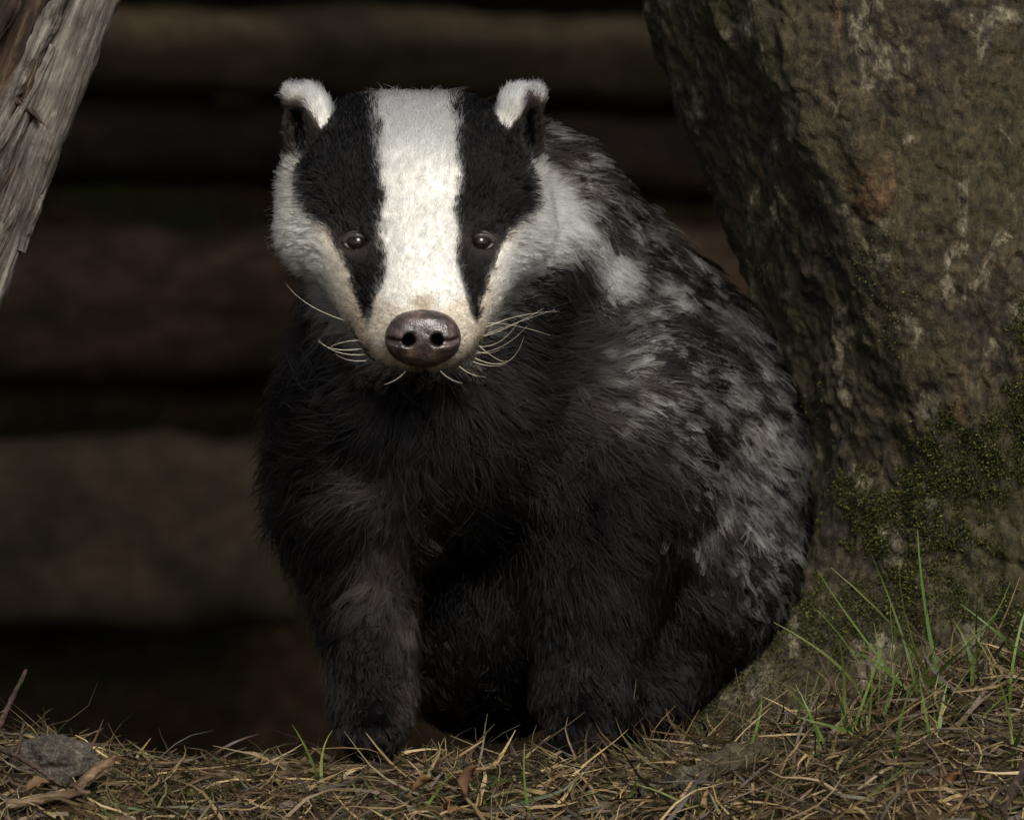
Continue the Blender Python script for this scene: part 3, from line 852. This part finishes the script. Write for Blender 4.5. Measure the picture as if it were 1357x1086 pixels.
tn = np.where(((tn * out).sum(-1) < 0)[..., None], -tn, tn)
fp = tp.reshape(-1, 3); fn_ = tn.reshape(-1, 3)
mu, mv = fp[:, 0], fp[:, 1]
nz = fbm(fp / 60, 4, 77)
dline = seg_dist(mu, mv, [(1440, 430), (1380, 530), (1310, 600), (1240, 665), (1190, 690)])
rk = rng.random(len(fp))
fz = fbm(fp / 16, 3, 78)
mk = (dline + 45 * nz + 26 * fz + 34 * rk ** 2 < 62) & (fp[:, 2] < 440)
mk2 = (seg_dist(mu, mv, [(960, 960), (1040, 870), (1110, 830), (1180, 810), (1260, 800), (1400, 840)]) + 45 * nz + 26 * fz + 34 * rk ** 2 < 58) & (fp[:, 2] < 440)
mk3 = (fbm(fp / 90, 4, 99) > 0.55) & (mv > 200) & (fp[:, 2] < 440) & (mu < 1250) & (mv < 1000)
moss_on(fp[mk], fn_[mk], 36000, 'moss', tree, (2, 5.5))
moss_on(fp[mk2], fn_[mk2], 26000, 'moss', tree, (2, 6))
if mk3.sum() > 50: moss_on(fp[mk3], fn_[mk3], 2500, 'moss', tree, (2, 5))

# crown, far above the picture
MAT_LEAF = mat_attr('leaf', 0.5, 0.4, 0.35)
def leaf_cloud(name, centres, rads, count, size, parent, colour=((0.03, 0.06, 0.012), (0.08, 0.13, 0.03))):
    """metres"""
    k = rng.integers(0, len(centres), count)
    d = rng.normal(0, 1, (count, 3)); d /= np.linalg.norm(d, axis=1)[:, None]
    c0 = np.array(centres)[k] + d * (np.array(rads)[k] * rng.random(count) ** 0.5)[:, None]
    n0 = rng.normal(0, 1, (count, 3)); n0 /= np.linalg.norm(n0, axis=1)[:, None]
    s0 = np.cross(n0, rng.normal(0, 1, (count, 3))); s0 /= np.linalg.norm(s0, axis=1)[:, None]
    L = rng.uniform(*size, count)[:, None]
    V_ = np.stack([c0, c0 + n0 * L * 0.5 - s0 * L * 0.3, c0 + n0 * L, c0 + n0 * L * 0.5 + s0 * L * 0.3], 1).reshape(-1, 3)
    base = lerp(np.tile(np.array(colour[0]), (count, 1)), np.tile(np.array(colour[1]), (count, 1)), rng.random(count))
    o = mesh_obj(name, V_, np.arange(count * 4).reshape(-1, 4), MAT_LEAF, col=base.repeat(4, 0)); keep(parent, o)
    return o
cen = [(-0.1 + random.uniform(-1.2, 1.6), 0.6 + random.uniform(-0.6, 1.6), 3.2 + random.uniform(-0.5, 1.0)) for _ in range(40)]
leaf_cloud('crown', cen, [0.45] * 40, 14000, (0.06, 0.11), tree)

# ------------------------------------------------------------------ wooden wall behind: stacked logs, added roof for shade
def log_mesh(p0, p1, r, rz=None, amp=0.06, seg=60, sides=40, seed=0, square=0.0):
    p0 = np.array(p0, float); p1 = np.array(p1, float)
    d = p1 - p0; L = np.linalg.norm(d); d /= L
    up = np.array((0, 1.0, 0)) if abs(d[1]) < 0.9 else np.array((1.0, 0, 0))
    x = np.cross(d, up); x /= np.linalg.norm(x); y = np.cross(d, x)
    t = np.linspace(0, 1, seg); b_ = np.linspace(0, 2 * math.pi, sides, endpoint=False)
    Tm, Bm = np.meshgrid(t, b_, indexing='ij')
    ca, sa = np.cos(Bm), np.sin(Bm)
    k = (np.abs(ca) ** 4 + np.abs(sa) ** 4) ** (-0.25)
    rad = (1 - square) + square * k
    base = p0 + d * (Tm * L)[..., None] + (x * (ca * rad * r)[..., None] + y * (sa * rad * (rz or r))[..., None])
    n = fbm(base / (r * 1.1) + seed * 7.7, 4, seed)
    base = base + (x * ca[..., None] + y * sa[..., None]) * (n * r * amp * 2)[..., None]
    V_ = base.reshape(-1, 3)
    ii = np.arange(seg * sides).reshape(seg, sides); jj = np.roll(ii, -1, 1)
    fc = [tuple(q) for q in np.stack([ii[:-1], jj[:-1], jj[1:], ii[1:]], -1).reshape(-1, 4)]
    fc.append(tuple(ii[0][::-1])); fc.append(tuple(ii[-1]))
    return V_, fc

MAT_LOG = mat_wood('log_wood', ((0.02, 0.012, 0.008), (0.06, 0.038, 0.025), (0.13, 0.085, 0.055)), (0.5, 1, 1), 40, green=0.12, bumpd=0.004)
MAT_LOG_DARK = mat_wood('shaded_log_wood', ((0.008, 0.005, 0.004), (0.024, 0.016, 0.011), (0.05, 0.034, 0.023)), (0.5, 1, 1), 40, bumpd=0.004)  # darker copy of the log wood, shade put into its colour
MAT_BEAM = mat_wood('beam_wood', ((0.055, 0.04, 0.024), (0.085, 0.064, 0.038), (0.115, 0.088, 0.055)), (0.45, 1, 1), 70, green=0.15, bumpd=0.003)
BW = 4500.0
kf = 1 + BW * S / 4.0
def bk(u, v):      # a point seen at (u, v) when it stands BW behind the badger
    return ((u - 678.5) * kf + 678.5, (v - 543) * kf + 543, BW)
LOGS = [  # u0,v0,u1,v1, half height, half depth, square, label
    (-250, 55, 1250, 95, 62, 80, 0.4, 'thick pale log, highest one seen in the dark log wall'),
    (-300, 175, 1300, 215, 58, 70, 0.0, 'round dark log under the highest log of the wall'),
    (-300, 415, 1200, 390, 100, 90, 0.1, 'thick brown log in the middle of the dark log wall'),
    (-450, 715, 396, 705, 128, 90, 0.75, 'wide squared timber with a sawn end at the foot of the dark wall')]
for i, (u0, v0, u1, v1, r, rz, sq, lab) in enumerate(LOGS):
    a = np.array(bk(u0, v0)); b = np.array(bk(u1, v1)); a[2] += 30 * (i % 2); b[2] += 30 * (i % 2)
    vv, fc = log_mesh(a, b, rz * kf, r * kf, 0.06, 70, 44, 3 + i, sq)
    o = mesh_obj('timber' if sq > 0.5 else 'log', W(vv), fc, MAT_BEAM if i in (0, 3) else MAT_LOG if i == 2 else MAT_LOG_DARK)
    tag(o, lab, 'log', 'logs of the dark shelter wall')

# earth behind the logs
vv = []
nu_, nv2 = 60, 40
for i in range(nu_):
    for j in range(nv2):
        u = -3000 + 7500 * i / (nu_ - 1); t = j / (nv2 - 1)
        v_ = 1450 - 3350 * t
        w_ = 4850 + 500 * t + 60 * float(fbm(np.array([[u / 300, v_ / 300, 0.5]]), 3, 8)[0])
        vv.append((u, v_, w_))
ii = np.arange(nu_ * nv2).reshape(nu_, nv2)
fc = np.stack([ii[:-1, :-1], ii[1:, :-1], ii[1:, 1:], ii[:-1, 1:]], -1).reshape(-1, 4)
bank = mesh_obj('terrain', W(np.array(vv)), fc, MAT_SOIL); tag(bank, 'dark earth bank behind the log wall', kind='structure')
# added board roof, out of view above, keeps sun and sky off the wall
roof = empty('shade_roof', tuple(W((600, FLOOR, 2000))))
tag(roof, 'added unseen board roof that shades the log wall', 'roof')
for i in range(15):
    w0 = 760 + i * 300
    vv, fc = log_mesh((-3200, -310 - 6 * i, w0), (4200, -318 - 6 * i, w0), 129, 8, 0.02, 30, 24, 30 + i, 0.85)
    keep(roof, mesh_obj('board', W(vv), fc, MAT_LOG))
for su in (-3000, 4000):  # posts carrying the added roof, also out of view
    vv, fc = log_mesh((su, FLOOR + 20, 1200), (su, -290, 1200), 90, 90, 0.04, 30, 24, 50, 0)
    keep(roof, mesh_obj('post', W(vv), fc, MAT_LOG))
    vv, fc = log_mesh((su, FLOOR + 20, 4700), (su, -360, 4700), 90, 90, 0.04, 30, 24, 51, 0)
    keep(roof, mesh_obj('post', W(vv), fc, MAT_LOG))

# ------------------------------------------------------------------ leaning split log, upper left
MAT_GREY = mat_wood('weathered_wood', ((0.035, 0.029, 0.023), (0.11, 0.096, 0.08), (0.21, 0.19, 0.165)), (1, 1, 0.045), 300, (0, math.radians(-21), 0), bumpd=0.003)
MAT_ROT = mat_wood('rotten_wood', ((0.010, 0.006, 0.004), (0.045, 0.027, 0.017), (0.12, 0.082, 0.055)), (1, 1, 0.045), 260, (0, math.radians(-21), 0), bumpd=0.003)
snag = empty('leaning_log', tuple(W((-160, FLOOR - 20, 0))))
tag(snag, 'split weathered grey log leaning in with splintered brown heartwood', 'log')
def lens_shard(p0, p1, wd, tk, seed, amp=0.12, seg=90, sides=28, tip=0.0, sq=0.6):
    V_, fc = log_mesh(p0, p1, wd, tk, amp, seg, sides, seed, sq)
    V_ = V_.reshape(seg, sides, 3)
    cc = V_.mean(1, keepdims=True)
    t = np.linspace(0, 1, seg)[:, None, None]
    if tip:
        sc_ = np.clip(np.minimum(1, (1 - t) / tip), 0.06, 1) ** 0.8
        V_ = cc + (V_ - cc) * sc_
    d = np.array(p1, float) - np.array(p0, float); d /= np.linalg.norm(d)
    q = V_ - (V_ * d).sum(-1, keepdims=True) * d * 0.93
    V_ = V_ + (V_ - cc) / (np.linalg.norm(V_ - cc, axis=-1, keepdims=True) + 1e-6) * (4.0 * fbm(q / 6, 4, seed + 3))[..., None]
    return V_.reshape(-1, 3), fc
SH = [  # name, p0, p1, half width, half thickness, tip, material
    ('grey_slab', (-265, 980, 10), (190, -180, 40), 42, 34, 0, MAT_GREY),
    ('heartwood', (-330, 980, 75), (85, -220, 105), 70, 55, 0, MAT_ROT),
    ('outer_slab', (-420, 980, 40), (10, -220, 60), 60, 60, 0, MAT_ROT),
    ('splinter', (-90, 420, 0), (70, 60, -12), 26, 16, 0.55, MAT_GREY),
    ('splinter', (-60, 420, -18), (42, 250, -30), 17, 11, 0.5, MAT_GREY),
    ('splinter', (-20, 200, 0), (98, -40, -8), 18, 14, 0.3, MAT_GREY),
    ('splinter', (18, 128, -8), (66, 172, -30), 9, 5, 0.8, MAT_ROT),
    ('splinter', (-60, 300, -20), (60, 95, -22), 20, 9, 0.8, MAT_GREY),
    ('splinter', (-70, 250, -10), (52, 20, -16), 12, 9, 0.6, MAT_ROT),
    ('splinter', (-30, 90, 0), (56, -70, -6), 16, 10, 0.5, MAT_ROT),
    ('splinter', (-80, 380, -30), (24, 215, -34), 10, 8, 0.7, MAT_ROT),
    ('splinter', (30, 150, -14), (52, 78, -26), 6, 5, 0.8, MAT_ROT),
    ('splinter', (-10, 330, -30), (36, 190, -36), 7, 6, 0.8, MAT_GREY),
    ('splinter', (20, 330, 14), (76, 190, 18), 9, 12, 0.6, MAT_GREY)]
for i, (nm, p0, p1, wd, tk, tip, mt) in enumerate(SH):
    vv, fc = lens_shard(p0, p1, wd, tk, 100 + i, 0.045, 160, 64, tip)
    keep(snag, mesh_obj(nm, W(vv), fc, mt))

# ------------------------------------------------------------------ dead grass, green grass, litter
MAT_GRASS = mat_attr('grass_blade', 0.55, 0.35, 0.3)
def blades(P0, D0, UP, L, Wd, cols, bend, K=6):
    """ribbons: root points, direction, up, length, width"""
    n = len(P0); t = np.linspace(0, 1, K)
    side = np.cross(D0, UP); side /= np.linalg.norm(side, axis=1)[:, None] + 1e-9
    ph = rng.uniform(0, 6.28, n)
    path = P0[:, None] + D0[:, None] * (t[None] * L[:, None])[..., None] + UP[:, None] * ((t[None] ** 2) * (bend * L)[:, None])[..., None]
    path = path + side[:, None] * (np.sin(t[None] * rng.uniform(1.5, 5, n)[:, None] + ph[:, None]) * (L * 0.24)[:, None] * t[None])[..., None]
    tw = rng.uniform(-1.5, 1.5, n)[:, None] * t[None] + ph[:, None]
    sv = side[:, None] * np.cos(tw)[..., None] + UP[:, None] * np.sin(tw)[..., None]
    wv = Wd[:, None] * (1 - 0.85 * t[None] ** 1.6) * 0.5
    Lf = path - sv * wv[..., None]; Rt = path + sv * wv[..., None]
    V_ = np.stack([Lf, Rt], 2).reshape(-1, 3)
    base = (np.arange(n) * K * 2)[:, None, None]; k = np.arange(K - 1)[None, :, None] * 2
    fc = (base + k + np.array([0, 1, 3, 2])[None, None]).reshape(-1, 4)
    return V_, fc, cols.repeat(K * 2, 0)

def scatter(n, ulo, uhi, wlo, whi):
    u = rng.uniform(ulo, uhi, n); w = rng.uniform(wlo, whi, n)
    return np.stack([u, ground_z(u, w), w], 1)

def gnormal(P):
    e = 6.0
    hu = (ground_z(P[:, 0] + e, P[:, 2]) - ground_z(P[:, 0] - e, P[:, 2])) / (2 * e)
    hw = (ground_z(P[:, 0], P[:, 2] + e) - ground_z(P[:, 0], P[:, 2] - e)) / (2 * e)
    N = np.stack([hu, -np.ones(len(P)), hw], 1)
    return N / np.linalg.norm(N, axis=1)[:, None]

STRAW = np.array([(0.43, 0.32, 0.155), (0.27, 0.19, 0.09), (0.13, 0.085, 0.045), (0.055, 0.038, 0.022), (0.15, 0.13, 0.06), (0.06, 0.085, 0.022)])
def straw(n, ulo, uhi, wlo, whi, size, name, label, keepfn=None, lift=(0.02, 0.35), greenp=0.04, upright=0.0):
    P = scatter(n, ulo, uhi, wlo, whi)
    if keepfn is not None: P = P[keepfn(P)]
    n = len(P); N = gnormal(P)
    az = rng.uniform(0, 2 * math.pi, n)
    D = np.stack([np.cos(az), 0 * az, np.sin(az)], 1)
    D = D - (D * N).sum(1)[:, None] * N; D /= np.linalg.norm(D, axis=1)[:, None]
    lf = rng.uniform(*lift, n) + upright * rng.random(n) ** 3
    D = D + N * lf[:, None]; D /= np.linalg.norm(D, axis=1)[:, None]
    U_ = N - (N * D).sum(1)[:, None] * D; U_ /= np.linalg.norm(U_, axis=1)[:, None]
    L = rng.uniform(*size, n) * (0.6 + 0.8 * rng.random(n) ** 2)
    Wd = rng.uniform(1.6, 7.0, n) * (0.5 + 0.7 * rng.random(n))
    pick = rng.choice(6, n, p=[0.16, 0.2, 0.24, 0.24, 0.16 - greenp, greenp])
    c = STRAW[pick] * rng.uniform(0.26, 0.86, (n, 1))
    V_, fc, cc = blades(P + N * rng.uniform(0, 12, n)[:, None], D, U_, L, Wd, c, rng.uniform(-0.45, 0.15, n))
    o = mesh_obj(name, W(V_), fc, MAT_GRASS, col=cc)
    tag(o, label, 'dry grass', kind='stuff')
    return o
fade = lambda P: rng.random(len(P)) < np.clip(1.2 - np.abs(P[:, 2] + 110) / 230, 0.15, 1)
straw(9500, -150, 1500, -330, 40, (40, 120), 'dry_grass', 'mat of short dead straw and dry grass covering the bank', fade, greenp=0.05)
straw(2200, 860, 1500, -120, 130, (40, 110), 'dry_grass', 'deep tangle of dead grass heaped at the foot of the tree', None, lift=(0.1, 0.7), greenp=0.05, upright=0.8)
straw(900, -200, 640, 30, 300, (30, 80), 'dry_grass', 'sparse dead straw on the dark earth behind the ledge', None, lift=(0.05, 0.6), upright=0.5)

straw(260, 560, 850, -85, -25, (35, 85), 'dry_grass', 'loose tangle of pale curly straw standing up before the broad right paw', None, lift=(0.25, 0.9), greenp=0.02, upright=0.9)
GREEN = np.array([(0.075, 0.12, 0.02), (0.05, 0.085, 0.016), (0.13, 0.155, 0.04), (0.10, 0.14, 0.03)])
def tuft(u, w, nb, L, spread, label, group, lean=(0, 0), wd=(3.5, 7)):
    P = np.array([(u, float(ground_z(u, w)), w)])
    e = empty('grass_tuft', tuple(W(P[0])))
    tag(e, label, 'grass', group)
    for k in range(nb):
        p = P + rng.normal(0, 6, (1, 3)) * np.array((1, 0, 1)); p[:, 1] = ground_z(p[:, 0], p[:, 2]) + 3
        d = np.array([[rng.normal(lean[0], spread), -1.0, rng.normal(lean[1], spread)]]); d /= np.linalg.norm(d)
        up = np.cross(d, np.array([[0, 0, 1.0]])); up /= np.linalg.norm(up); up *= rng.choice([-1, 1])
        l_ = np.array([L * rng.uniform(0.8, 1.8)])
        c = GREEN[rng.integers(0, 4)][None] * rng.uniform(0.8, 1.25)
        V_, fc, cc = blades(p, d, up, l_, np.array([rng.uniform(*wd)]), c, np.array([rng.uniform(0.0, 0.45)]), K=9)
        keep(e, mesh_obj('blade', W(V_), fc, MAT_GRASS, col=cc))
for u, w, nb, L, sp, ln in [(1068, -60, 4, 105, 0.12, (0, 0)), (1120, -60, 5, 95, 0.3, (0.4, 0)), (1160, -60, 8, 115, 0.35, (0.1, 0)), (1215, -40, 6, 125, 0.4, (-0.3, 0)), (1250, -60, 6, 140, 0.4, (-0.4, 0)),
                        (1290, -80, 4, 110, 0.4, (0.2, 0)), (1340, -70, 4, 100, 0.4, (0.3, 0)), (1330, -140, 4, 110, 0.4, (0.3, 0)), (1180, -130, 4, 80, 0.5, (0.2, 0)), (1110, -120, 3, 80, 0.5, (0.6, 0)), (1390, -20, 5, 130, 0.4, (-0.5, 0)), (1085, -100, 3, 80, 0.3, (0.1, 0)), (1140, -90, 4, 90, 0.4, (-0.2, 0)), (1230, -110, 5, 90, 0.4, (0.1, 0)), (1300, -40, 4, 110, 0.35, (-0.3, 0))]:
    tuft(u, w, nb, L, sp, 'slender tuft of fresh green grass growing in the straw at the foot of the tree', 'green tufts at the foot of the tree', ln)
for u, w, nb, L, sp, ln in [(430, -60, 2, 48, 0.25, (-0.2, 0)), (560, -110, 2, 60, 0.5, (0.7, 0)), (650, -80, 2, 70, 0.6, (-0.7, 0)), (975, -70, 2, 85, 0.3, (0.2, 0)), (830, -90, 2, 60, 0.5, (0.5, 0)), (700, -130, 2, 55, 0.6, (-0.5, 0)), (930, -120, 3, 60, 0.7, (0.9, 0)), (230, -120, 2, 45, 0.5, (0, 0))]:
    tuft(u, w, nb, L, sp, 'one or two short green blades sprouting from the straw in front of the badger', 'sparse green blades in front of the badger', ln, (3, 5.5))

# moss on the ground
gpts = scatter(60000, -100, 1450, -280, 40)
gm_ = fbm(gpts / 80, 4, 201) > 0.42
gq = gpts[gm_]; gq[:, 1] -= 2
MOSSG = moss_on(gq, gnormal(gq), 16000, 'ground_moss', ground, (4, 11))

# stone with lichen, chip, leaves, twigs
def rock(u, v, w, r, seed, name, label, cat, mat, rot=0):
    th, phi = np.meshgrid(np.linspace(0, math.pi, 40), np.linspace(0, 2 * math.pi, 60, endpoint=False), indexing='ij')
    d = np.stack([np.sin(th) * np.cos(phi), np.cos(th), np.sin(th) * np.sin(phi)], -1)
    k = 1 + 0.22 * fbm(d * 1.6 + seed, 3, seed) + 0.10 * fbm(d * 6 + seed, 3, seed + 1) + 0.04 * fbm(d * 18, 2, seed + 2)
    p = d * k[..., None] * np.array(r) 
    cr, sr = math.cos(rot), math.sin(rot)
    p = np.stack([p[..., 0] * cr - p[..., 1] * sr, p[..., 0] * sr + p[..., 1] * cr, p[..., 2]], -1) + np.array((u, v, w))
    ii = np.arange(th.size).reshape(th.shape); jj = np.roll(ii, -1, 1)
    fc = np.stack([ii[:-1], ii[1:], jj[1:], jj[:-1]], -1).reshape(-1, 4)
    o = mesh_obj(name, W(p.reshape(-1, 3)), fc, mat); tag(o, label, cat); return o
MAT_STONE = mat_bark('lichen_stone', (0.012, 0.010, 0.008), (0.045, 0.038, 0.030), (0.10, 0.088, 0.07), 0.3, 0.3, 0.0, 1.0, 90)
MAT_ROOT = mat_bark('root_bark', (0.01, 0.009, 0.006), (0.035, 0.031, 0.021), (0.08, 0.072, 0.05), 0.4, 0.7, 0.2, 1.0, 60)
rock(78, 1010, -70, (62, 34, 42), 3, 'stone', 'rough grey lichen covered stone half buried in the straw', 'stone', MAT_STONE)
# exposed root running out from the tree in front of the badger
vv, fc = tube(bez((845, 1046, -95), (950, 1012, -75), (1130, 985, 0), 90), 12, 34, 32)
dd = fbm(vv / 30, 5, 5)[:, None] * np.array((0.3, 11.0, 9.0)); vv = vv + dd
keep(tree, mesh_obj('root', W(vv), fc, MAT_ROOT))

MAT_CHIP = mat_wood('chip_wood', ((0.05, 0.03, 0.016), (0.12, 0.08, 0.046), (0.22, 0.16, 0.10)), (0.3, 1, 1), 260)
def chip(p0, p1, wd, tk, seed, label):
    vv, fc = lens_shard(p0, p1, wd, tk, seed, 0.1, 40, 20, 0.25, 0.8)
    o = mesh_obj('wood_chip', W(vv), fc, MAT_CHIP); tag(o, label, 'wood chip')
chip((108, 1040, -135), (158, 996, -105), 12, 7, 301, 'short frayed wood chip standing up beside the lichened stone')
chip((20, 1058, -150), (128, 1040, -140), 10, 7, 302, 'flat brown wood chip lying below the lichened stone')
MAT_TWIG = mat_wood('twig_bark', ((0.018, 0.011, 0.008), (0.05, 0.032, 0.022), (0.11, 0.075, 0.05)), (1, 1, 1), 300)
def twig(p0, p1, p2, r0, r1, label):
    vv, fc = tube(bez(p0, p1, p2, 30), r0, r1, 10)
    vv = vv + rng.normal(0, 0.5, vv.shape)
    o = mesh_obj('twig', W(vv), fc, MAT_TWIG); tag(o, label, 'twig')
twig((1290, 1110, -230), (1325, 1040, -200), (1385, 930, -150), 9, 6, 'stout dark brown twig slanting across the straw under the tree')
twig((-20, 1010, -60), (10, 940, -40), (30, 890, 60), 5, 2.5, 'thin pale twig standing up behind the lichened stone')
twig((10, 1045, -90), (30, 1000, -95), (38, 950, -90), 4, 2, 'short bent stem sticking up in front of the lichened stone')
twig((0, 985, -110), (40, 995, -120), (90, 1035, -130), 3.5, 2, 'pale straight stalk lying over the lichened stone')
MAT_DLEAF = mat_attr('dead_leaf', 0.7, 0.3, 0.25, 0.4, 150)
def leaf(u, v, w, L, az, tilt, col, label):
    K, M = 9, 5
    P = []
    for i in range(K):
        t = i / (K - 1); wd = L * 0.26 * math.sin(math.pi * min(0.97, t * 0.9 + 0.06)) ** 0.8
        for j in range(M):
            s_ = (j / (M - 1) - 0.5) * 2
            P.append((t * L + random.uniform(-1, 1), s_ * wd * random.uniform(0.55, 1.15), 0.7 * wd * s_ * s_ + L * 0.18 * math.sin(3 * t) + random.uniform(-1.5, 1.5)))
    P = np.array(P)
    R = np.array((Matrix.Rotation(az, 3, 'Y') @ Matrix.Rotation(tilt, 3, 'Z') @ Matrix.Rotation(0.9, 3, 'X')))
    P = P @ R.T + np.array((u, v, w))
    ii = np.arange(K * M).reshape(K, M)
    fc = np.stack([ii[:-1, :-1], ii[1:, :-1], ii[1:, 1:], ii[:-1, 1:]], -1).reshape(-1, 4)
    o = mesh_obj('fallen_leaf', W(P), fc, MAT_DLEAF, col=np.array(col))
    md = o.modifiers.new('thickness', 'SOLIDIFY'); md.thickness = 0.0003
    tag(o, label, 'leaf')
leaf(548, 1040, -140, 36, 0.4, -0.4, (0.11, 0.065, 0.026), 'curled yellow brown leaf in the straw between the paws')
leaf(618, 1046, -140, 44, 0.2, -1.2, (0.09, 0.042, 0.02), 'upright rust red leaf scrap in the straw')
leaf(75, 1030, -130, 36, 2.8, 0.3, (0.10, 0.058, 0.026), 'orange brown leaf tucked under the lichened stone')
leaf(1240, 1046, -170, 40, 0.6, -0.9, (0.15, 0.075, 0.03), 'brown leaf scrap in the straw near the stout twig')
leaf(590, 1060, -190, 40, 1.4, 0.1, (0.15, 0.08, 0.03), 'small flat orange leaf low on the straw bank')
